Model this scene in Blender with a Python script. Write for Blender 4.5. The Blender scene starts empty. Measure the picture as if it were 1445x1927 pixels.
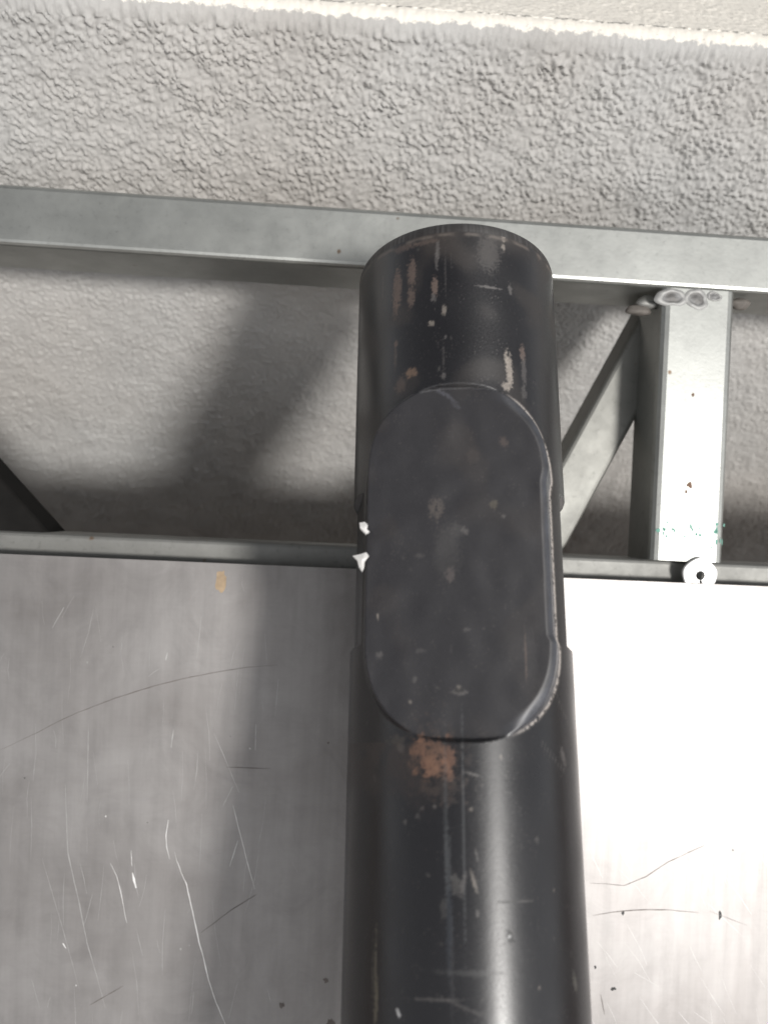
import bpy, math, random
import numpy as np
from mathutils import Vector, Matrix

sc = bpy.context.scene
random.seed(4); RNG = np.random.default_rng(11)

# ------------------------------------------------------------------ frame of reference
# The panel leans back; "local" axes: x right, y into the panel, z up along the panel.
ALPHA = math.radians(50)          # camera looks down this much, panel leans the same
HEIGHT = 1.30                     # camera height over the ground
YAW, ROLL = math.radians(3.5), math.radians(2.7)
F = 1550.0; PW, PH = 1445.0, 1927.0
ROT = Matrix.Rotation(-ALPHA, 3, 'X')
ORG = Vector((0, 0, HEIGHT))
def W(p): return ROT @ Vector(p) + ORG                 # local -> world
fw = Vector((math.sin(YAW), math.cos(YAW), 0))
r0 = Vector((math.cos(YAW), -math.sin(YAW), 0)); u0 = Vector((0, 0, 1))
rt = r0*math.cos(ROLL) + u0*math.sin(ROLL)
up = u0*math.cos(ROLL) - r0*math.sin(ROLL)
def D(px, py): return fw + rt*((px-PW/2)/F) + up*((PH/2-py)/F)
def P(px, py, y):
    d = D(px, py); return d*(y/d.y)

# ------------------------------------------------------------------ camera
cam_d = bpy.data.cameras.new('camera'); cam = bpy.data.objects.new('camera', cam_d)
sc.collection.objects.link(cam); sc.camera = cam
cam_d.sensor_fit = 'VERTICAL'; cam_d.sensor_height = 36; cam_d.lens = 36*F/PH
cam_d.clip_start = 0.01; cam_d.clip_end = 500
cb = Matrix((rt, up, -fw)).transposed()
cam.matrix_world = Matrix.Translation(ORG) @ (ROT @ cb).to_4x4()
cam_d.dof.use_dof = True; cam_d.dof.focus_distance = 0.37; cam_d.dof.aperture_fstop = 7.5

# ------------------------------------------------------------------ light
SUN_L = Vector((0.43, -1.0, -0.17)).normalized()       # towards the sun, local
sw = ROT @ SUN_L
world = bpy.data.worlds.new('World'); sc.world = world; world.use_nodes = True
nt = world.node_tree; bg = nt.nodes['Background']
sky = nt.nodes.new('ShaderNodeTexSky'); sky.sky_type = 'NISHITA'; sky.sun_disc = False
sky.sun_elevation = math.asin(sw.z)
sky.sun_rotation = math.atan2(sw.x, sw.y)
sky.air_density = 0.5; sky.dust_density = 1.0; sky.ozone_density = 1.0
hs = nt.nodes.new('ShaderNodeHueSaturation'); hs.inputs['Saturation'].default_value = 0.10
nt.links.new(sky.outputs[0], hs.inputs['Color']); nt.links.new(hs.outputs[0], bg.inputs[0])
bg.inputs[1].default_value = 0.10
sd = bpy.data.lights.new('sun', 'SUN'); sun = bpy.data.objects.new('sun', sd); sc.collection.objects.link(sun)
sd.energy = 1.95; sd.angle = math.radians(9); sd.color = (1, 0.968, 0.93)
sun.rotation_euler = sw.to_track_quat('Z', 'Y').to_euler()
sc.view_settings.view_transform = 'Standard'; sc.view_settings.look = 'None'
sc.view_settings.gamma = 1; sc.view_settings.use_curve_mapping = False
sc.view_settings.exposure = 0.45
sc.cycles.max_bounces = 8

# ------------------------------------------------------------------ helpers
def mesh_obj(name, verts, faces, mats, parent=None, midx=None, smooth=False, loc=None, local=True):
    """verts given in local panel axes (or world when local=False)."""
    me = bpy.data.meshes.new(name)
    o = bpy.data.objects.new(name, me); sc.collection.objects.link(o)
    V = np.asarray([tuple(v) for v in verts] if not isinstance(verts, np.ndarray) else verts, dtype=float)
    if parent is not None:
        o.parent = parent
        V = V - np.array(parent['_o'])
    elif local:
        c = Vector(loc if loc is not None else V.mean(0))
        o.location = W(c); o.rotation_euler = (-ALPHA, 0, 0)
        V = V - np.array(c)
    else:
        c = Vector(loc if loc is not None else (0, 0, 0)); o.location = c; V = V - np.array(c)
    if isinstance(faces, np.ndarray):
        n = len(faces); me.vertices.add(len(V)); me.vertices.foreach_set('co', V.ravel())
        me.loops.add(n*4); me.loops.foreach_set('vertex_index', faces.ravel().astype(np.int32))
        me.polygons.add(n); me.polygons.foreach_set('loop_start', np.arange(0, n*4, 4, dtype=np.int32))
        me.polygons.foreach_set('loop_total', np.full(n, 4, dtype=np.int32))
        me.update(calc_edges=True)
    else:
        me.from_pydata([tuple(v) for v in V], [], faces); me.update()
    for m in (mats if isinstance(mats, (list, tuple)) else [mats]): me.materials.append(m)
    if midx is not None: me.polygons.foreach_set('material_index', np.asarray(midx, dtype=np.int32))
    if smooth: me.polygons.foreach_set('use_smooth', np.ones(len(me.polygons), dtype=bool))
    me.validate(); me.update()
    return o
def thing(name, origin, label, cat, group=None, rot=(-ALPHA, 0, 0)):
    o = bpy.data.objects.new(name, None); sc.collection.objects.link(o)
    o.empty_display_size = 0.05
    o.location = W(origin); o.rotation_euler = rot; o['_o'] = tuple(origin)
    tag(o, label, cat, group); return o
def tag(o, label, cat, group=None):
    o['label'] = label; o['category'] = cat
    if group: o['group'] = group
def smoothstep(a, b, x):
    t = np.clip((x-a)/(b-a), 0, 1); return t*t*(3-2*t)
def field(h, w, lo, hi, ax=1.0, seed=0, diag=0.):
    """band-limited random field, wavelengths lo..hi in cells; ax>1 stretches along rows"""
    g = np.random.default_rng(seed).standard_normal((h, w))
    fy = np.fft.fftfreq(h)[:, None]*ax; fx = np.fft.rfftfreq(w)[None, :]
    k = np.sqrt(fx*fx+fy*fy)+1e-9
    if diag:
        e1 = (fx-fy)/math.sqrt(2); e2 = (fx+fy)/math.sqrt(2); k = np.sqrt((e1*diag)**2+(e2/diag**.5)**2)+1e-9
    m = np.exp(-(k*lo)**2*1.5)*(1-np.exp(-(k*hi)**2*1.5))
    f = np.fft.irfft2(np.fft.rfft2(g)*m, s=(h, w))
    return f/f.std()
def bevel_box(sx, sy, sz, bev, seg=3):
    import bmesh
    bm = bmesh.new(); bmesh.ops.create_cube(bm, size=1)
    for v in bm.verts: v.co = Vector((v.co.x*sx, v.co.y*sy, v.co.z*sz))
    if bev: 
        # round only the edges that run along the long (z) axis
        es = [e for e in bm.edges if abs((e.verts[0].co-e.verts[1].co).normalized().z) > .9]
        bmesh.ops.bevel(bm, geom=es, offset=bev, segments=seg, profile=.5, affect='EDGES')
    bmesh.ops.recalc_face_normals(bm, faces=bm.faces)
    vs = [v.co.copy() for v in bm.verts]; bm.verts.index_update()
    fs = [[v.index for v in f.verts] for f in bm.faces]; bm.free()
    return vs, fs
def tube_between(a, b, w, d, bev=.0035):
    """square tube from a to b (centre line, local), w across, d in depth (y)"""
    a, b = Vector(a), Vector(b); L = (b-a).length
    vs, fs = bevel_box(w, d, L, bev)
    z = (b-a).normalized(); y = Vector((0, 1, 0)); y = (y - z*y.dot(z)).normalized(); x = y.cross(z)
    M = Matrix((x, y, z)).transposed(); c = (a+b)/2
    return [M @ v + c for v in vs], fs

# ------------------------------------------------------------------ materials
class N:
    def __init__(s, name):
        s.m = bpy.data.materials.new(name); s.m.use_nodes = True; s.t = s.m.node_tree
        s.b = s.t.nodes['Principled BSDF']; s.co = s.t.nodes.new('ShaderNodeTexCoord').outputs['Object']
    def link(s, a, b): s.t.links.new(a, b)
    def map(s, scale=(1, 1, 1), rot=(0, 0, 0), src=None):
        n = s.t.nodes.new('ShaderNodeMapping'); s.link(src or s.co, n.inputs[0])
        n.inputs['Scale'].default_value = scale; n.inputs['Rotation'].default_value = rot; return n.outputs[0]
    def noise(s, scale, detail=4, rough=.55, v=None, dist=0):
        n = s.t.nodes.new('ShaderNodeTexNoise'); s.link(v or s.co, n.inputs['Vector'])
        n.inputs['Scale'].default_value = scale; n.inputs['Detail'].default_value = detail
        n.inputs['Roughness'].default_value = rough; n.inputs['Distortion'].default_value = dist
        return n.outputs[0]
    def ramp(s, f, stops):
        n = s.t.nodes.new('ShaderNodeValToRGB'); s.link(f, n.inputs[0]); e = n.color_ramp.elements
        while len(e) < len(stops): e.new(.5)
        for k, (p, c) in enumerate(stops):
            e[k].position = p; e[k].color = (c, c, c, 1) if not isinstance(c, tuple) else c+(1,)
        return n.outputs[0]
    def mix(s, f, a, b, mode='MIX'):
        n = s.t.nodes.new('ShaderNodeMix'); n.data_type = 'RGBA'; n.blend_type = mode
        for i, v in ((0, f), (6, a), (7, b)):
            if isinstance(v, (int, float)): n.inputs[i].default_value = v if i == 0 else (v, v, v, 1)
            elif isinstance(v, tuple): n.inputs[i].default_value = v+(1,)
            else: s.link(v, n.inputs[i])
        return n.outputs[2]
    def math(s, op, a, b=0):
        n = s.t.nodes.new('ShaderNodeMath'); n.operation = op
        for i, v in ((0, a), (1, b)):
            if isinstance(v, (int, float)): n.inputs[i].default_value = v
            else: s.link(v, n.inputs[i])
        return n.outputs[0]
    def bump(s, h, strength, dist, prev=None):
        n = s.t.nodes.new('ShaderNodeBump'); n.inputs['Strength'].default_value = strength
        n.inputs['Distance'].default_value = dist; s.link(h, n.inputs['Height'])
        if prev: s.link(prev, n.inputs['Normal'])
        return n.outputs[0]
    def set(s, **k):
        for a, v in k.items():
            i = s.b.inputs[a.replace('_', ' ')]
            if isinstance(v, (int, float)): i.default_value = v
            elif isinstance(v, tuple): i.default_value = v+(1,)
            else: s.link(v, i)
        return s.m

def galvanised(name, tint=(0.43, 0.44, 0.42), rough=.42):
    n = N(name)
    big = n.ramp(n.noise(22, 5, .6), [(.3, .82), (.7, 1.08)])
    sp = n.ramp(n.noise(260, 4, .7), [(.28, .80), (.42, 1), (.8, 1.03)])
    c = n.mix(1, n.mix(1, tint, big, 'MULTIPLY'), sp, 'MULTIPLY')
    spots = n.ramp(n.noise(90, 2, .4), [(.74, 0.0), (.78, 1.0)])
    c = n.mix(spots, c, (.20, .15, .11))
    r = n.math('ADD', n.math('MULTIPLY', n.noise(60, 5, .7), .28), rough-.14)
    return n.set(Base_Color=c, Metallic=.82, Roughness=r, Normal=n.bump(n.noise(420, 4, .6), .10, .0004))
M_galv = galvanised('galvanised steel')
M_galv_shaded = galvanised('shade-darkened galvanised steel', (.30, .30, .28), .55)  # darker tint paints in the shade of post and rail on the brace
M_galv2 = galvanised('weathered galvanised steel', (.30, .30, .285), .6)

n = N('shade-dark brace steel')
M_brace_shade = n.set(Base_Color=n.mix(n.ramp(n.noise(40, 4), [(.35, 0.), (.7, 1.)]), (.010, .0095, .009), (.018, .017, .016)), Roughness=.9, Metallic=.0, Specular_IOR_Level=.15)  # near-black colour stands in for shade on the left brace

n = N('brushed aluminium sheet')
br = n.noise(1, 5, .7, n.map((900, 1, 30)))
br2 = n.noise(1, 4, .6, n.map((120, 1, 9), (0, .12, 0)))
cl = n.noise(14, 5, .6, dist=.6)
base = n.mix(n.ramp(cl, [(.3, 0.), (.72, 1.)]), (.27, .254, .245), (.375, .362, .354))
base = n.mix(.5, base, n.ramp(br2, [(.3, .80), (.7, 1.12)]), 'MULTIPLY')
base = n.mix(.5, base, n.ramp(n.noise(1, 3, .7, n.map((60, 1, 700))), [(.3, .96), (.7, 1.03)]), 'MULTIPLY')
base = n.mix(.8, base, n.ramp(n.noise(30, 6, .7, dist=1.2), [(.30, .86), (.52, 1.0), (.8, 1.05)]), 'MULTIPLY')
r = n.math('ADD', n.math('ADD', n.math('MULTIPLY', br, .12), n.math('MULTIPLY', cl, .15)), .31)
sheet_bump = n.bump(n.noise(1, 4, .7, n.map((70, 1, 14), (0, .2, 0))), .05, .0006, n.bump(br, .10, .0002))
M_alu = n.set(Base_Color=base, Metallic=.68, Roughness=r, Normal=sheet_bump)
M_alu.node_tree.nodes['Principled BSDF'].inputs['Anisotropic'].default_value = .0

def flat(name, col, rough=.6, metal=0.):
    n = N(name); v = n.ramp(n.noise(300, 3), [(.3, .85), (.7, 1.12)])
    return n.set(Base_Color=n.mix(1, col, v, 'MULTIPLY'), Roughness=rough, Metallic=metal)
M_scr = flat('fresh scratch', (.86, .85, .84), .55, .55)
M_scr_f = flat('faint scratch', (.46, .45, .44), .48, .75)
M_scr_d = flat('dark scuff', (.16, .14, .13), .6, .4)
M_chipd = flat('black chip mark', (.03, .03, .03), .6)
M_stain = flat('tan glue stain', (.42, .31, .20), .6)
M_white = flat('white plaster', (.72, .71, .69), .8)
M_green = flat('green paint scrape', (.16, .42, .33), .6)
M_brown = flat('brown rust spot', (.20, .12, .08), .8)

n = N('weld metal')
wc = n.mix(n.ramp(n.noise(130, 3), [(.4, 0.), (.6, 1.)]), (.26, .26, .26), (.17, .165, .16))
M_weld = n.set(Base_Color=wc, Metallic=.3, Roughness=.6, Normal=n.bump(n.noise(500, 3), .3, .0005))
M_rim = flat('pale weld rim', (.40, .40, .39), .6, .35)
M_scorch = flat('scorched weld', (.16, .145, .13), .7, .2)

n = N('zinc washer')
M_wash = n.set(Base_Color=(.88, .88, .87), Metallic=.35, Roughness=.42)

n = N('black painted pipe steel')
at = n.t.nodes.new('ShaderNodeAttribute'); at.attribute_name = 'paint'
ar = n.t.nodes.new('ShaderNodeAttribute'); ar.attribute_name = 'rough'
fine = n.noise(1500, 3, .6)
tg = n.t.nodes.new('ShaderNodeTangent'); tg.direction_type = 'RADIAL'; tg.axis = 'Z'; n.link(tg.outputs[0], n.b.inputs['Tangent'])
n.b.inputs['Anisotropic'].default_value = .65; n.b.inputs['Anisotropic Rotation'].default_value = .25
vcol = n.mix(1, at.outputs['Color'], n.ramp(n.noise(700, 4, .7), [(.3, .85), (.7, 1.18)]), 'MULTIPLY')
M_pipe = n.set(Base_Color=vcol, Metallic=at.outputs['Alpha'], Roughness=ar.outputs['Fac'],
               Normal=n.bump(fine, .08, .0002, n.bump(n.noise(160, 4, .6), .08, .0006)))
n.b.inputs['Specular IOR Level'].default_value = 1.0

n = N('rough painted render')
geo = n.t.nodes.new('ShaderNodeNewGeometry'); sep = n.t.nodes.new('ShaderNodeSeparateXYZ')
n.link(geo.outputs['Position'], sep.inputs[0])
WALL_TOP = None

# ------------------------------------------------------------------ ground (structure)
G = flat('clay tile ground', (.20, .165, .14), .9)
g = mesh_obj('ground', [(-40, -40, 0), (40, -40, 0), (40, 40, 0), (-40, 40, 0)], [[0, 1, 2, 3]], G, local=False)
g['kind'] = 'structure'

# ------------------------------------------------------------------ wall: true vertical face, horizontal top
wd = 0.466                                                    # world y of the face
dt = ROT @ D(722, 24); kk = wd/dt.y; TOP = HEIGHT + dt.z*kk   # height of its top edge
WROT = math.radians(1.2)
def build_wall():
    dx = .0010
    xs = np.concatenate([np.linspace(-1.6, -.36, 90)[:-1], np.arange(-.36, .42, dx), np.linspace(.42, 1.6, 90)[1:]])
    R = .010
    s_face = np.concatenate([np.linspace(-TOP, -.62, 30)[:-1], np.arange(-.62, -R, dx)])      # z offset under the top
    arc = np.linspace(0, math.pi/2, 10)[1:]
    s_top = np.concatenate([np.arange(R, .16, dx), np.linspace(.16, .22, 12)])
    y = np.concatenate([np.zeros(len(s_face)), R-R*np.cos(arc), s_top])
    z = np.concatenate([s_face, -R+R*np.sin(arc), np.zeros(len(s_top))])
    ny = np.concatenate([-np.ones(len(s_face)), -np.cos(arc), np.zeros(len(s_top))])
    nz = np.concatenate([np.zeros(len(s_face)), np.sin(arc), np.ones(len(s_top))])
    h, w = len(y), len(xs)
    a = field(h, w, 1.5, 6.0, 1.0, 1, 1.6); a2 = field(h, w, 2.5, 9, 1.0, 5); msk = field(h, w, 18, 70, 1, 6); b = field(h, w, 1.1, 2.6, 1.0, 2); c = field(h, w, 10, 30, 1, 3)
    H = (smoothstep(-.6, 2.0, a+.25*msk)*.0019 + np.tanh(a2)*.00030)*1.05*(1+.12*np.clip(msk, -1.5, 1.5)) + b*.00013 + c*.0003
    edge = np.exp(-(z/.012)**2)*(y < .02)
    H = H*1.0*np.where(z < -.135, .6, 1.0)[:, None]*(1-.72*smoothstep(-.013, -.003, z))[:, None]
    X = np.broadcast_to(xs, (h, w)); Y = y[:, None]+ny[:, None]*H; Z = z[:, None]+nz[:, None]*H
    ca, sa = math.cos(WROT), math.sin(WROT)
    tilt = math.tan(math.radians(0))
    V = np.stack([X*ca-Y*sa, X*sa+Y*ca+wd, Z+TOP+X*tilt], -1).reshape(-1, 3)
    i = np.arange(h*w).reshape(h, w)
    fcs = np.stack([i[:-1, :-1], i[:-1, 1:], i[1:, 1:], i[1:, :-1]], -1).reshape(-1, 4)
    # back face and ends closing the wall
    n0 = len(V); bk = np.array([(-1.6, .22, -TOP), (1.6, .22, -TOP), (1.6, .22, 0), (-1.6, .22, 0), (-1.6, 0, -TOP), (-1.6, 0, 0), (1.6, 0, -TOP), (1.6, 0, 0)])
    bk = np.stack([bk[:, 0]*ca-bk[:, 1]*sa, bk[:, 0]*sa+bk[:, 1]*ca+wd, bk[:, 2]+TOP], -1)
    V = np.concatenate([V, bk])
    fcs = np.concatenate([fcs, np.array([[n0+1, n0, n0+3, n0+2], [n0, n0+4, n0+5, n0+3], [n0+6, n0+1, n0+2, n0+7]])])
    return V, fcs
V, fcs = build_wall()
zj = n.math('ADD', n.math('SUBTRACT', sep.outputs[2], TOP-.0035), n.math('MULTIPLY', n.math('SUBTRACT', n.noise(160, 3, .6), .5), .008))
mk = n.ramp(n.math('MULTIPLY', n.math('ADD', zj, .0008), 600), [(.2, 0.), (.8, 1.)])
dirt = n.ramp(n.noise(9, 4, .6), [(.3, .90), (.7, 1.06)])
warm = n.ramp(n.noise(3.5, 3, .5), [(.35, (.51, .51, .50)), (.68, (.48, .455, .425))])
grey = n.mix(1, warm, dirt, 'MULTIPLY')
pits = n.ramp(n.noise(230, 3, .6), [(.26, .72), (.36, 1.)])
cream = n.mix(1, (.88, .84, .76), pits, 'MULTIPLY')
col = n.mix(mk, grey, cream)
M_wall = n.set(Base_Color=col, Roughness=.85, Normal=n.bump(n.noise(620, 4, .7), .45, .0008))
wall = mesh_obj('rendered_wall', V, fcs, M_wall, local=False, smooth=True, loc=(0, wd, 0))
tag(wall, 'grey rough rendered low wall with cream top behind the metal frame', 'wall')

# ------------------------------------------------------------------ metal panel: frame + sheet
YF = .443
root = thing('framed_metal_panel', (0, YF, -.6), 'galvanised square tube frame with scratched aluminium sheet, leaning behind the black pipe', 'metal panel')
X0, X1 = -.62, .66
zt0, zt1 = P(722, 506, YF).z, P(722, 394, YF).z            # top rail front face
zb1 = P(722, 1031, YF).z; zs = P(722, 1073, YF-.0045).z   # bottom rail top, sheet top
def add(name, a, b, w, d, mat, bev=.0035, par=root):
    v, f = tube_between(a, b, w, d, bev); return mesh_obj(name, v, f, mat, par, smooth=False)
import bmesh
rail = add('top_rail', (X0, YF+.0235, (zt0+zt1)/2), (X1, YF+.0235, (zt0+zt1)/2), zt1-zt0, .047, M_galv, .0028)
br_d = .034; yb = YF+.007
brail = add('bottom_rail', (X0, yb+.015, zb1-.014), (X1, yb+.015, zb1-.014), .028, .030, M_galv2, .0025)
# post
pl = P(1235, 800, YF).x; pr = P(1373, 800, YF).x
post = add('post', ((pl+pr)/2, YF+.0195, zb1), ((pl+pr)/2, YF+.0195, zt0), pr-pl, .039, M_galv, .0045)
post2 = add('post', (X0+.02, YF+.0195, zb1), (X0+.02, YF+.0195, zt0), pr-pl, .039, M_galv, .0045)
# braces
def quadbrace(pa, pb, wpx, mat, y=YF+.024, d=.03):
    a, b = P(*pa, y-d/2), P(*pb, y-d/2)
    a.y = y; b.y = y
    return add('brace', a, b, wpx, d, mat, .003)
quadbrace((1256, 590), (1000, 1060), .027, M_galv_shaded, y=YF+.047)
quadbrace((-190, 820), (80, 1120), .050, M_brace_shade)
# side stiles run down to the ground
zg = (-HEIGHT + .443*math.sin(ALPHA))/math.cos(ALPHA) + .02
for xx in (X0+.02, X1-.02):
    add('stile', (xx, yb+.02, zg), (xx, yb+.02, zb1-.0285), .04, .035, M_galv)
add('middle_rail', (X0+.041, yb+.02, zg*.55), (X1-.041, yb+.02, zg*.55), .04, .03, M_galv)

# sheet with scratches in its own mesh
def ribbon(pts, wmm, mi, VV, FF, MI, y):
    pts = [P(a, b, y) for a, b in pts]
    # resample smooth
    out = [pts[0]]
    for p, q in zip(pts, pts[1:]):
        k = max(1, int((q-p).length/.003))
        out += [p.lerp(q, t/k) for t in range(1, k+1)]
    nn = len(out); b0 = len(VV)
    for i, p in enumerate(out):
        t = (out[min(i+1, nn-1)]-out[max(i-1, 0)]).normalized(); s = Vector((t.z, 0, -t.x))
        w = wmm*.0005*(math.sin(math.pi*(i+.35)/(nn-1+.7))**.5)*random.uniform(.55, 1.25)
        j = Vector((random.uniform(-1, 1), 0, random.uniform(-1, 1)))*.00008
        VV += [p-s*w+j, p+s*w+j]
        if i: a = b0+2*i; FF.append([a-2, a, a+1, a-1]); MI.append(mi)
def blob(c, rx, ry, mi, VV, FF, MI, y, jag=.3, k=18):
    o = P(*c, y); b0 = len(VV)
    for i in range(k):
        a = -2*math.pi*i/k; q = 1+random.uniform(-jag, jag)
        VV.append(o+Vector((math.cos(a)*rx*q, 0, math.sin(a)*ry*q)))
    FF.append(list(range(b0, b0+k))); MI.append(mi)
SY = YF-.0045
vs, fs = bevel_box(1.2, .0015, 1, 0)
ztop, zbot = zs, zg+.03
VV = [Vector((v.x*1.0+(X0+X1)/2, SY+.00075+v.y, (ztop+zbot)/2+v.z*(ztop-zbot))) for v in vs]; FF = list(fs); MI = [0]*len(fs)
yS = SY-.00008
k6 = lambda L: [(x/2.064, 1000+y/2.064) for x, y in L]
k7 = lambda L: [(600+x*.585, 1380+y*.585) for x, y in L]
for L, w, m in [
  ([(680,1245),(688,1280),(705,1325),(725,1370),(738,1430),(750,1480),(775,1600),(790,1650),(810,1740),(840,1830),(875,1914),(905,1990)], .55, 1),
  ([(905,1060),(930,1160),(960,1280),(990,1390)], .38, 1), ([(925,1200),(893,1300)], .28, 1),
  ([(655,1120),(645,1180),(648,1225),(660,1272)], .35, 1), ([(515,1325),(530,1385)], 1.1, 1),
  ([(430,1290),(455,1340),(470,1400),(493,1520)], .35, 1), ([(510,1240),(514,1300)], .3, 1),
  ([(345,750),(340,1050)], .3, 2), ([(830,780),(870,870),(910,970),(930,1015)], .3, 2), ([(905,990),(865,1070)], .35, 2),
  ([(995,750),(992,850)], .5, 2), ([(675,770),(665,840)], .5, 2), ([(652,470),(645,500)], .8, 2), ([(250,295),(205,375)], .6, 2),
  ([(255,980),(265,1250),(310,1450),(340,1600),(375,1720),(410,1850)], .5, 2), ([(165,1270),(250,1560),(310,1780)], .3, 2),
  ([(530,1540),(555,1650)], .3, 2), ([(245,1600),(258,1620)], .7, 1), ([(125,1740),(155,1850)], .3, 2),
  ([(0,850),(75,815),(150,780),(220,742),(300,705),(450,647),(600,600),(730,568),(850,545),(960,528),(1080,518)], .42, 3),
  ([(880,915),(1050,922)], .35, 3), ([(1000,1408),(900,1470),(780,1560)], .4, 3), ([(350,1840),(480,1765)], .4, 3)]:
    ribbon(k6(L), w, m, VV, FF, MI, yS)
for L, w, m in [
  ([(880,586),(940,576),(1000,570),(1060,567),(1120,568),(1220,577)], .5, 3), ([(870,482),(920,484),(980,490),(1050,462),(1120,415),(1240,360)], .4, 3),
  ([(1255,572),(1380,620)], .2, 3), ([(905,840),(918,905)], .4, 3)]:
    ribbon(k7(L), w, m, VV, FF, MI, yS)
for i in range(150):
    if i % 2: px, py = random.uniform(-40, 560), random.uniform(1080, 1990); dx, dy = random.gauss(-4, 12), random.uniform(15, 130)
    else: px, py = random.uniform(1090, 1480), random.uniform(1180, 1990); dx, dy = random.uniform(10, 70), random.uniform(20, 110)
    ribbon([(px, py), (px+dx*.5+random.gauss(0, 2), py+dy*.5), (px+dx, py+dy)], random.uniform(.09, .26), 2, VV, FF, MI, yS)
for i in range(10):
    px, py = random.uniform(0, 560), random.uniform(1120, 1900)
    blob((px, py), random.uniform(.0002, .0005), random.uniform(.0002, .0005), random.choice((1, 2, 4)), VV, FF, MI, yS, .4, 8)
for c, a, b in [((1354, 1722), .0009, .0022), ((1172, 1718), .0008, .0010), ((1153, 1861), .0013, .0010), ((1120, 1820), .0007, .0008), ((1378, 1600), .0004, .0005)]:
    blob(c, a, b, 4, VV, FF, MI, yS, .45, 12)
blob((416, 1094), .0026, .0062, 5, VV, FF, MI, yS, .22)
for c, s in [((530, 1892), .0014), ((618, 1398), .0006), ((622, 1925), .002), ((614, 1845), .0014)]: blob(c, s, s, 3, VV, FF, MI, yS, .4)
sheet = mesh_obj('sheet', VV, FF, [M_alu, M_scr, M_scr_f, M_scr_d, M_chipd, M_stain], root, MI)
sheet['label'] = 'scratched bare aluminium sheet'

# welds at the post head, scrapes on the post
def lump(name, c, rx, ry, rz, mat, par, amp=.18, seed=0, flaky=False):
    bm = bmesh.new(); bmesh.ops.create_icosphere(bm, subdivisions=4, radius=1)
    rr = random.Random(seed); ph = [rr.uniform(0, 6) for _ in range(6)]
    for v in bm.verts:
        q = 1+amp*(math.sin(3*v.co.x+ph[0])+math.sin(4*v.co.z+ph[1])+.6*math.sin(7*v.co.x+5*v.co.y+ph[2]))*.6
        v.co = Vector((v.co.x*rx, v.co.y*ry, v.co.z*rz))*q + Vector(c)
    vs = [v.co.copy() for v in bm.verts]; bm.verts.index_update(); fs = [[v.index for v in f.verts] for f in bm.faces]; bm.free()
    return mesh_obj(name, vs, fs, mat, par, smooth=True)
def weld_oval(px, py, rx, rz, seed):
    """crater-shaped bead: pale raised rim, dull grey sunken middle"""
    c = P(px, py, YF); rr = random.Random(seed); V, Fc, mi = [], [], []; k, m = 40, 12
    ph = [rr.uniform(0, 6) for _ in range(4)]
    for j in range(m+1):
        q = j/m; hgt = .0006*(1-smoothstep(.0, .5, np.float64(q)))+.0006*math.exp(-((q-.72)/.17)**2)
        for i in range(k):
            a = 2*math.pi*i/k; e = 1+.10*math.sin(2*a+ph[0])+.07*math.sin(3*a+ph[1])+.03*math.sin(7*a+ph[2])
            V.append(c+Vector((math.cos(a)*rx*q*e, .0006-float(hgt)*(1+.3*math.sin(5*a+ph[3])*q)-(.0006 if j < m else 0), math.sin(a)*rz*q*e)))
    for j in range(m):
        for i in range(k):
            Fc.append([j*k+i, j*k+(i+1) % k, (j+1)*k+(i+1) % k, (j+1)*k+i]); mi.append(0 if j < m*.55 else 1)
    mesh_obj('weld_bead', V, Fc, [M_weld, M_rim], root, mi, smooth=True)
weld_oval(1264, 560, .0088, .0056, 3); weld_oval(1309, 563, .0078, .0058, 5); weld_oval(1343, 558, .0045, .0030, 9)
for (px, py), rx, rz, m in [((1222, 570), .0075, .0042, M_galv2), ((1390, 572), .0060, .0034, M_scorch), ((1200, 584), .0070, .0030, M_scorch)]:
    c = P(px, py, YF+.009)
    lump('weld_bead', c, rx, .0030, rz, m, root, .12, int(px))
VV, FF, MI = [], [], []; yP = YF-.0001
for i in range(26):
    px = random.uniform(1238, 1362); py = 1002+random.gauss(0, 9)+(px-1240)*.05
    blob((px, py), random.uniform(.0002, .0008), random.uniform(.0004, .0020), 0, VV, FF, MI, yP, .4, 8)
ribbon([(1236, 1000), (1262, 1004), (1300, 1006), (1355, 1012)], .5, 0, VV, FF, MI, yP)
for c in [(1238, 998), (1346, 1000)]: blob(c, .0013, .0012, 0, VV, FF, MI, yP, .3, 10)
for c, s in [((1297, 912), .0015), ((1303, 743), .0008), ((1290, 925), .0007)]: blob(c, s, s*1.3, 1, VV, FF, MI, yP, .35, 12)
mesh_obj('paint_scrape', VV, FF, [M_green, M_brown], post, MI) if False else None
# scrapes belong to the post's own mesh
me = post.data; base_v = [v.co.copy()+Vector(root['_o']) for v in me.vertices]; base_f = [list(p.vertices) for p in me.polygons]
nb = len(base_v); me.clear_geometry()
allv = [tuple(v-Vector(root['_o'])) for v in base_v+VV]
me.from_pydata(allv, [], base_f+[[i+nb for i in f] for f in FF]); me.materials.append(M_green); me.materials.append(M_brown)
me.polygons.foreach_set('material_index', np.array([0]*len(base_f)+[m+1 for m in MI], dtype=np.int32)); me.update()

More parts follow.
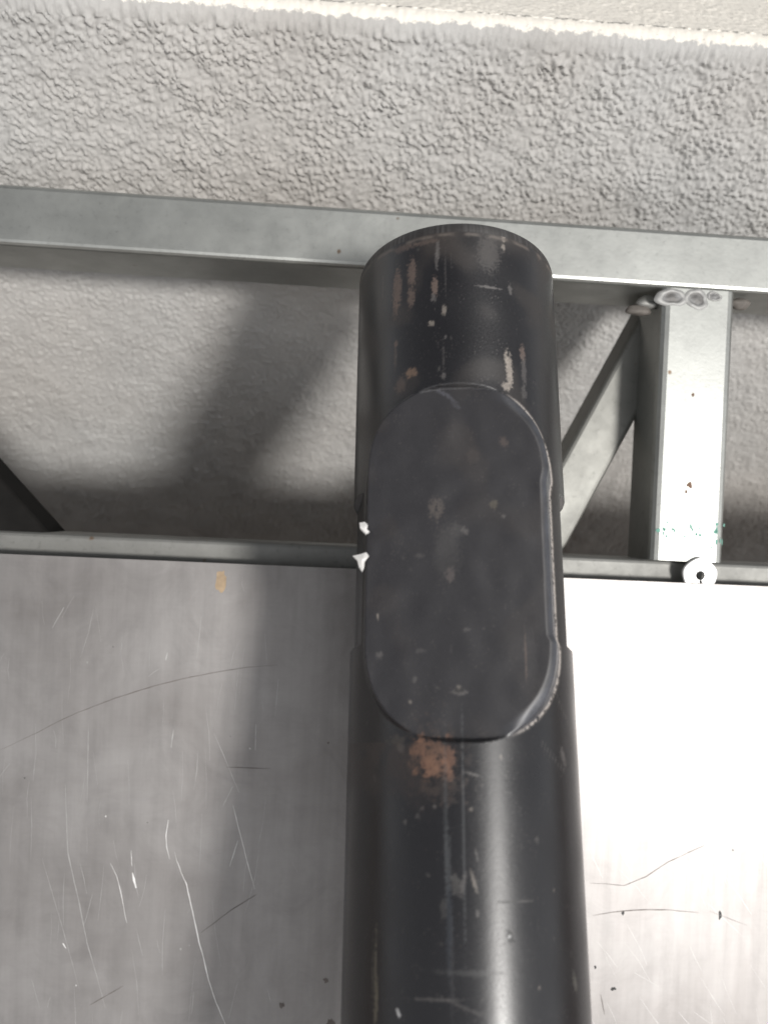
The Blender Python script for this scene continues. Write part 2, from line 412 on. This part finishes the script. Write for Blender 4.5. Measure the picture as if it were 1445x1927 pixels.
# ------------------------------------------------------------------ washer tucked behind the sheet edge
def washer():
    ro, ri, th = .0096, .0026, .0022
    c = P(1317, 1083, YF-.0026); k = 48; V, Fc = [], []
    gap = math.radians(26)
    a0, a1 = -math.pi/2+gap-.12, 1.5*math.pi-gap*.2
    ring = []
    for i in range(k+1):
        a = a0+(a1-a0)*i/k
        for rr, yy in ((ri, 0), (ri, th), (ro, th), (ro, .0003), (ro-.0006, 0)):
            q = rr*(1+.03*math.sin(5*a)) if rr > ri else rr
            V.append(c+Vector((math.cos(a)*q, yy, math.sin(a)*q)))
    for i in range(k):
        for j in range(5):
            a, b = i*5+j, i*5+(j+1) % 5; Fc.append([a, b, b+5, a+5])
    Fc.append([4, 3, 2, 1, 0]); Fc.append([k*5+j for j in range(5)])
    o = mesh_obj('washer', V, Fc, M_wash); tag(o, 'small bright open ring washer on the sheet edge under the post', 'washer')
washer()

# ------------------------------------------------------------------ the pipe
R = .0445
A = D(874, 1900)*.297; B = D(857, 600)*.379
ax = (B-A).normalized()
front = -(Vector((0, 1, 0)) - ax*ax.y).normalized()
side = front.cross(ax); side = -side if side.x < 0 else side
def proj(p):
    p = Vector(p); z = p.dot(fw); return (PW/2+F*p.dot(rt)/z, PH/2-F*p.dot(up)/z)
def front_v(py, w, u=0):                    # v (along axis from A) where point (u,v,w) meets image row py
    lo, hi = -.3, .6
    for _ in range(50):
        m = (lo+hi)/2; q = proj(A+ax*m+side*u+front*w)[1]
        if q > py: lo = m
        else: hi = m
    return (lo+hi)/2
VT = front_v(421, R*.93)
BO = math.radians(9.0)                       # pad turned a little to the left
wf = R*.935; bh = R*.825
v_top = front_v(727, wf); v_bot = front_v(1398, wf)
def pix2uv(px, py):
    """image point -> (theta, v) on the cylinder"""
    d = D(px, py); du, dw = d.dot(side), d.dot(front); Au, Aw = A.dot(side), A.dot(front)
    a = du*du+dw*dw; b = -2*(du*Au+dw*Aw); c = Au*Au+Aw*Aw-R*R
    t = (-b-math.sqrt(max(0, b*b-4*a*c)))/(2*a)
    u, w = t*du-Au, t*dw-Aw
    return math.atan2(u, w), (d*t).dot(ax)-A.dot(ax)
cell = .00045
vlow = front_v(1990, R*.9)
vs_ = np.concatenate([np.linspace(vlow-1.9, vlow, 40)[:-1], np.arange(vlow, VT-.0060, cell)])
nd0 = 39
arc = [(VT-.0060+.0060*t, R-.0042*(1-math.sqrt(max(0, 1-t**2.2)))) for t in np.linspace(0, 1, 9)]
th = np.concatenate([np.arange(-1.75, 1.75, cell/R), np.linspace(1.75, 2*math.pi-1.75, 60)[:-1]])
h, w = len(vs_), len(th)
TH = np.broadcast_to(th, (h, w)); VVg = np.broadcast_to(vs_[:, None], (h, w))
u = R*np.sin(TH); wz = R*np.cos(TH); frontm = np.cos(TH) > 0
# flat pad
ub = R*np.sin(TH+BO); wb = R*np.cos(TH+BO)
mid = np.clip(VVg, v_bot+bh, v_top-bh)
dist = (np.abs(ub)**2.35+np.abs(VVg-mid)**2.35)**(1/2.35)-bh
kink = smoothstep(v_bot+bh-.002, v_bot+bh+.001, VVg)*smoothstep(v_top-bh+.003, v_top-bh-.004, VVg)
dist = dist+.0012*kink*smoothstep(.3*R, .6*R, ub)
diff = np.abs(wb-wf)
wd_ = .0007+.34*diff
cham = .0026*np.clip((dist+.0050)/.0043, 0, 1)**1.4*smoothstep(.0005, .006, wf-wb)*smoothstep(0, .01, ub)
t = smoothstep(0, 1, -dist/(.0006+.16*diff))
inside = (np.cos(TH+BO) > .2)
t = np.where(inside, t, 0)
wb2 = wb+(wf-cham-wb)*t
n_dent = field(h, w, 25, 90, 1, 21)
wb2 = wb2+np.where(t > .98, n_dent*.00006, 0)
# burr around the pad on the right
nb3 = field(h, w, 6, 26, 1, 24); nb1 = field(h, w, 2, 8, 1, 22); nb2 = field(h, w, 14, 60, 1, 23)
burr = np.exp(-((dist-.0001)/.00055)**2)*inside*smoothstep(.35*R, .6*R, ub)
burr = burr*(1+.6*smoothstep(v_top-.03, v_bot+.06, VVg)*0)
wb2 = wb2+burr*(.00035+.0002*nb1)
u = ub*np.cos(BO)-wb2*np.sin(BO); wz = ub*np.sin(BO)+wb2*np.cos(BO)
# side notches over the straight part of the pad
vs0, vs1 = v_bot+bh*.98, v_top-bh*1.02
ins = smoothstep(vs0-.0006, vs0+.0006, VVg)*smoothstep(vs1+.0006, vs1-.0006, VVg)
lim = R*(1-.062*ins)
for sg, dl in ((1, math.radians(13)), (-1, math.radians(3))):
    pr_ = sg*u*math.cos(dl)+wz*math.sin(dl); ov = np.clip(pr_-lim, 0, None)*(wz < .75*R)
    u = u-sg*ov*math.cos(dl); wz = wz-ov*math.sin(dl)
Pn = np.stack([A[k]+ax[k]*VVg+side[k]*u+front[k]*wz for k in range(3)], -1)
# colour
base = np.array([.0080, .0076, .0095])
col = np.broadcast_to(base, (h, w, 3)).copy(); rough = np.full((h, w), .37); metal = np.zeros((h, w))
cloud = field(h, w, 40, 200, 1, 31); grain = field(h, w, 1.5, 5, 1, 32); strk = field(h, w, 2, 30, 12, 33)
strk = field(h, w, 2.0, 22, 1/10., 34) if False else strk
rough += .04*cloud*.6+.02*grain
flatm = smoothstep(.9, 1, t)
pad = np.array([.0165, .0155, .0185])
def lay(mask, c, r=None, m=None):
    global col, rough, metal
    mask = np.clip(mask, 0, 1)
    col = col*(1-mask[..., None])+np.array(c)*mask[..., None]
    if r is not None: rough = rough*(1-mask)+r*mask
    if m is not None: metal = metal*(1-mask)+m*mask
lay(flatm, pad, .52)
# brownish dust haze on the upper part, powder speckle
dust = smoothstep(.2, 1.6, cloud)*smoothstep(v_bot-.05, VT, VVg)
lay(dust*.35, (.045, .036, .030), .6)
lay(smoothstep(2.0, 3.0, grain+.45*nb2)*.35, (.09, .08, .075), .6)
topd = smoothstep(VT-.03, VT-.004, VVg)*(.5+.5*np.tanh(cloud))
lay(topd*.45, (.050, .040, .034), .65)
def mark(px, py, wid, ln, c, ang=0, r=.7, m=0., a=1., soft=.35, ragged=.6, hole=0, low=0.):
    global_t, v0 = pix2uv(px, py)
    s = (TH-global_t)*R*1000; q = (VVg-v0)*1000
    ca, sa = math.cos(ang), math.sin(ang)
    x, y = s*ca+q*sa, -s*sa+q*ca
    d = np.sqrt((x/(wid/2))**2+(y/(ln/2))**2) + ragged*.30*nb1 + ragged*.15*grain + low*nb3
    k = 1-smoothstep(1-soft, 1+soft, d)
    if hole: k = k*smoothstep(hole*.7, hole*1.2, d)
    lay(k*a*(.8 if wid > 2 else .65)*frontm, c, r, m)
tan = (.16, .115, .095); grey = (.13, .12, .115); lt = (.34, .30, .26)
# scrapes of the head (positions read from the photo)
c1 = lambda x, y: (620+x/3.01, 380+y/3.01)
for x, y, wd1, ln, c, a in [(383, 500, 4.2, 18, tan, .75), (466, 400, 3.6, 12, tan, .75), (462, 540, 3.2, 8, tan, .7), (372, 600, 2.4, 9, tan, .4), (612, 270, 1.6, 8, grey, .8), (606, 330, 1.4, 8, grey, .7),
    (596, 480, 2.6, 8, tan, .9), (588, 545, 2, 4, grey, .8), (648, 612, 1.8, 4.2, lt, .7), (575, 688, 2.6, 2.2, lt, .6), (655, 765, 1, 1.6, grey, .7), (376, 805, 2, 2.6, tan, .6),
    (372, 870, 1.4, 12, tan, .35), (462, 968, 5, 3.8, (.20, .13, .09), .75), (400, 1040, 5, 6, tan, .35), (645, 985, 1.6, 3, grey, .7), (985, 200, 1.8, 4.5, lt, .9), (983, 258, 1.5, 3.5, lt, .8),
    (900, 482, 10, 1.0, grey, .8), (1022, 497, 1.6, 5, grey, .8), (1000, 890, 1.6, 7, lt, .95), (1018, 960, 2.8, 14, lt, .95), (1000, 1045, 3.2, 3.5, lt, .8), (1092, 860, 2.6, 7, tan, .7),
    (1100, 960, 2.6, 12, grey, .5), (1100, 1080, 2.4, 6, grey, .45), (302, 480, 1.0, 10, grey, .5), (655, 400, .6, 18, grey, .35), (645, 880, .6, 14, grey, .35), (420, 260, 10, 3.2, tan, .45), (540, 230, 12, 2, tan, .4),
    (1180, 280, 2.2, 8, tan, .35), (900, 290, 9, 16, (.06, .05, .045), .5), (690, 340, .4, 9, grey, .3)]:
    mark(*c1(x, y), wd1, ln, c, 0, .75, 0, a)
c2 = lambda x, y: (620+x/2.89, 840+y/2.89)
lay(flatm*smoothstep(.8, 2.2, cloud+.3*nb2)*.12, (.05, .042, .038), .65)
for x, y, wd1, ln, c, a, ho in [(578, 330, 5.2, 7.5, (.10, .082, .07), .7, .25), (893, 310, 2.6, 3.6, (.11, .095, .07), .7, 0), (780, 35, 5, 6, (.07, .055, .048), .35, 0), (945, -20, 3.4, 3.8, (.12, .085, .07), .45, 0),
    (945, 380, 1.4, 1.6, grey, .7, 0), (640, 560, 9, 20, (.055, .052, .050), .45, 0), (655, 690, 3.2, 5, (.11, .09, .085), .55, 0), (690, 440, 5, 5, (.06, .057, .055), .5, 0), (275, 950, .9, 2.4, lt, .7, 0),
    (745, 990, 2, 1.6, grey, .5, 0), (280, 1152, 3.2, 2.2, grey, .5, 0), (462, 1268, 1.8, 2, grey, .5, 0), (705, 1332, 5.4, 2.0, grey, .7, 0), (705, 1322, 3.0, 1.8, (.008, .008, .009), 1, 0), (703, 1305, 1.2, 1.6, lt, .5, 0),
    (440, 1392, 1.2, 1.2, lt, .5, 0), (490, 592, 3.4, 1.6, grey, .25, 0), (490, 1110, 3.4, 1.6, grey, .3, 0), (1085, 1125, 5, 17, (.040, .038, .040), .6, 0), (1062, 1150, .9, 17, tan, .6, 0), (660, 1090, .5, 6, grey, .2, 0)]:
    mark(*c2(x, y), wd1, ln, c, 0, .75, 0, a, hole=ho)
# scrape arc at the upper rim of the pad
for i in range(7): mark(*c1(620+i*17, 1062+i*i*2.2), 3.0, 1.6, (.075, .075, .09), -.6, .6, 0, .5)
# rust patch under the pad
rs = field(h, w, 2.5, 14, 1, 41)
for x, y, wd1, ln, c, a in [(535, 1690, 10, 11, (.235, .125, .08), .95), (570, 1735, 9, 8, (.235, .125, .08), .85), (490, 1640, 7, 5, (.26, .13, .08), .7), (645, 1700, 4, 10, (.24, .12, .075), .8), (640, 1780, 5, 4, (.22, .12, .08), .7),
                            (560, 1700, 20, 20, (.08, .055, .043), .3), (360, 1600, 7, 3, (.09, .08, .07), .6), (392, 1640, 3, 2.6, grey, .7), (640, 1860, 12, 8, (.08, .06, .05), .35)]:
    mark(*c2(x, y), wd1, ln, c, 0, .85, 0, a*.85, .4, .5, 0, .25)
pc = c2(555, 1700); tt0, vv0 = pix2uv(*pc)
rr = np.sqrt(((TH-tt0)*R)**2+(VVg-vv0)**2)
lay(smoothstep(1.0, 1.6, rs)*(1-smoothstep(.006, .009, rr))*.6, (.05, .03, .025), .8)
lay(smoothstep(2.4, 2.8, rs)*(1-smoothstep(.007, .014, rr))*.4, (.20, .10, .065), .8)
lay(smoothstep(-.3, 1.2, cloud+.5*nb2)*(VVg < v_bot)*smoothstep(v_bot-.03, v_bot, VVg)*(TH < 0)*.4, (.055, .040, .034), .65)
# long drip line and scratches on the lower tube
c7 = lambda x, y: (600+x*.585, 1380+y*.585)
for x, y, wd1, ln, c, a, an in [(408, 260, 1.3, 46, (.075, .08, .085), .55, 0), (415, 420, 2.0, 20, (.08, .085, .09), .6, 0), (420, 620, 2.0, 26, (.05, .06, .075), .5, 0), (428, 760, 1.2, 30, (.06, .06, .065), .4, 0), (465, 300, .9, 70, (.10, .105, .11), .55, 0),
    (440, 485, 3.2, 6.0, (.10, .095, .09), .6, .2), (463, 490, 1.4, 7, grey, .8, -.2), (498, 475, 1.1, 6, lt, .7, .3), (401, 565, 2.2, 6, (.07, .067, .065), .5, 0), (508, 395, .7, 5, grey, .8, .2), (510, 580, 1, 2, grey, .8, 0),
    (490, 130, 5, .9, grey, .8, -.25), (585, 78, 1, 1.6, lt, .7, .4), (615, 655, 2.2, 4.5, (.006, .006, .006), 1, .5), (613, 655, .9, 1.4, (.7, .7, .7), 1, .5), (628, 541, 11, .6, (.02, .02, .02), .9, 0), (665, 540, 6, .6, grey, .5, 0),
    (823, 800, 2, 6, (.13, .125, .11), .7, .3), (785, 75, 2.5, 6, grey, .6, .4), (700, 345, 1.6, 2, grey, .5, 0), (182, 770, .7, 24, (.17, .15, .11), .8, 0), (173, 770, .5, 22, (.10, .09, .07), .7, 0), (186, 850, .9, 12, (.22, .19, .13), .7, 0), (255, 900, 1.1, 2.2, (.75, .75, .75), 1, .4),
    (278, 285, 1.4, 1.4, grey, .6, 0), (330, 240, 1.4, 1.4, grey, .5, 0), (372, 235, 1.2, 1.2, grey, .6, 0), (318, 268, 1.6, 2, grey, .4, 0), (480, 772, 20, 1.6, (.07, .07, .07), .45, 0), (380, 858, 16, .9, grey, .5, .06), (460, 880, 14, .9, grey, .4, -.35),
    (350, 455, 1.6, 1.2, grey, .4, 0), (490, 245, 1, 1, lt, .5, 0), (755, 505, 1, 1, lt, .4, 0), (708, 820, 1, 1, lt, .5, 0), (755, 660, 1.2, 1.2, grey, .4, 0), (180, 910, 1.2, 5, (.14, .12, .09), .8, 0)]:
    mark(*c7(x, y), wd1, ln, c, an, .65, 0, a)
for (x0, y0), (x1, y1) in [((1040, 1290), (1072, 1370)), ((1020, 1400), (1060, 1450)), ((870, 990), (880, 1000))]:
    for i in range(9): mark(x0+(x1-x0)*i/8, y0+(y1-y0)*i/8, .45, 2.4, grey, -.35, .6, 0, .6)
rr_ = random.Random(8)
for i in range(24):
    mark(rr_.uniform(665, 1070), rr_.uniform(450, 1920), rr_.uniform(.5, 1.3), rr_.uniform(.6, 2.2), (.12, .115, .105), rr_.uniform(-.5, .5), .65, 0, rr_.uniform(.2, .5))
# bare worn metal on the burr
lay(burr*smoothstep(-.9, .5, nb1*.6+nb2*.5+.35), (.70, .64, .59), .5, .4)
lay(smoothstep(-.0050, -.0028, dist)*smoothstep(.0004, -.0004, dist)*inside*smoothstep(.25*R, .6*R, ub)*(.75+.15*nb2), (.085, .09, .105), .42, .25)  # right chamfer: sun highlight painted as lighter grey-blue over the worn edge
# clean seam line near the head's end
seam = np.exp(-((VVg-(VT-.0074))/.0008)**2)
lay(seam*.75*smoothstep(-1.1, .6, nb2+cloud*.5), (.13, .11, .095), .6)
# arc rows for the rounded end
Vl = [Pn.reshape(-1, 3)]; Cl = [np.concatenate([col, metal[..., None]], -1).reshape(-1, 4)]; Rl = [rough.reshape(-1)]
for v, r_ in arc:
    Vl.append(np.stack([A[k]+ax[k]*v+side[k]*r_*np.sin(th)+front[k]*r_*np.cos(th) for k in range(3)], -1))
    e = np.broadcast_to(np.array([.020, .017, .016, 0]), (w, 4)).copy()
    e[:, :3] += .035*np.clip(nb1[-1][:, None]*.5+.2, 0, 1)
    Cl.append(e); Rl.append(np.full(w, .6))
# bore: the tube is open at its top
for v, r_ in [(VT, R-.0078), (VT-.02, R-.0082), (VT-.2, R-.0080), (VT-.2, .001)]:
    Vl.append(np.stack([A[k]+ax[k]*v+side[k]*r_*np.sin(th)+front[k]*r_*np.cos(th) for k in range(3)], -1))
    Cl.append(np.broadcast_to(np.array([.02, .016, .014, 0]), (w, 4))); Rl.append(np.full(w, .8))
Pv = np.concatenate(Vl); hh = len(Pv)//w
ii = np.arange(hh*w).reshape(hh, w); jj = np.roll(ii, -1, 1)
fcs = np.stack([ii[:-1], jj[:-1], jj[1:], ii[1:]], -1).reshape(-1, 4)
o0 = A+ax*vlow
BAS = Matrix((side, -front, ax)).transposed()
if BAS.determinant() < 0: raise RuntimeError('handedness')
proot = thing('black_pipe', tuple(o0), 'long scuffed black steel pipe with flat oval pad and rust patch', 'pipe', rot=(ROT @ BAS).to_euler())
Pv = (Pv-np.array(o0)) @ np.array(BAS)
proot['_o'] = (0, 0, 0)
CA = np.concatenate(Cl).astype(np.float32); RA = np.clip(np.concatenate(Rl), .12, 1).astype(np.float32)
isp = np.zeros((hh, w), bool); isp[:h] = (dist < .0008) & inside & (VVg > v_bot-.004) & (VVg < v_top+.004)
fpad = isp.reshape(-1)[fcs].all(1)
for nm, sel in (('tube', ~fpad), ('oval_pad', fpad)):
    f_ = fcs[sel]; used, inv = np.unique(f_, return_inverse=True)
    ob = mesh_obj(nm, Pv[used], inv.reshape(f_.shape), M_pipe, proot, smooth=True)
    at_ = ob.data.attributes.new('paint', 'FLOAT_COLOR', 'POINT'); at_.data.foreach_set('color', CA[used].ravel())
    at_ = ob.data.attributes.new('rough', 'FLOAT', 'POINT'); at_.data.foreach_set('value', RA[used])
    if nm == 'oval_pad': ob['label'] = 'flat oval pad with a worn bright right edge'

# ------------------------------------------------------------------ plaster chips stuck to the left side of the pipe
def chip(pts, label):
    th0, v0 = pix2uv(*pts[0])
    V, Fc = [], []; m = len(pts)
    cx = sum(p[0] for p in pts)/m; cy = sum(p[1] for p in pts)/m
    def on(px, py, off):
        d = D(px, py); z = A.z  # plane through the pipe's left flank facing the camera
        t = (A+side*(-R*.93)+front*(R*.90)).dot(front)/d.dot(front)
        return d*t + front*off
    for off in (0.0, .0016):
        for p in pts: V.append(on(p[0]*.97+cx*.03, p[1]*.97+cy*.03, off*random.uniform(.8, 1.2)))
    V.append(on(cx, cy, .0024)); V.append(on(cx, cy, -.0004))
    for i in range(m):
        j = (i+1) % m; Fc += [[i, j, j+m, i+m], [i+m, j+m, 2*m], [j, i, 2*m+1]]
    o = mesh_obj('plaster_chip', V, Fc, M_white); tag(o, label, 'chip', 'white chips stuck on the pipe')
chip([(676, 986), (686, 984), (692, 990), (690, 998), (695, 1003), (688, 1007), (682, 1001), (677, 996)], 'small rounded white plaster chip on the pipe, the upper of two')
chip([(663, 1047), (676, 1045), (689, 1041), (694, 1048), (686, 1058), (685, 1070), (681, 1078), (675, 1068), (672, 1056)], 'larger pointed white plaster chip on the pipe, the lower of two')

for o in sc.objects:
    if '_o' in o: del o['_o']
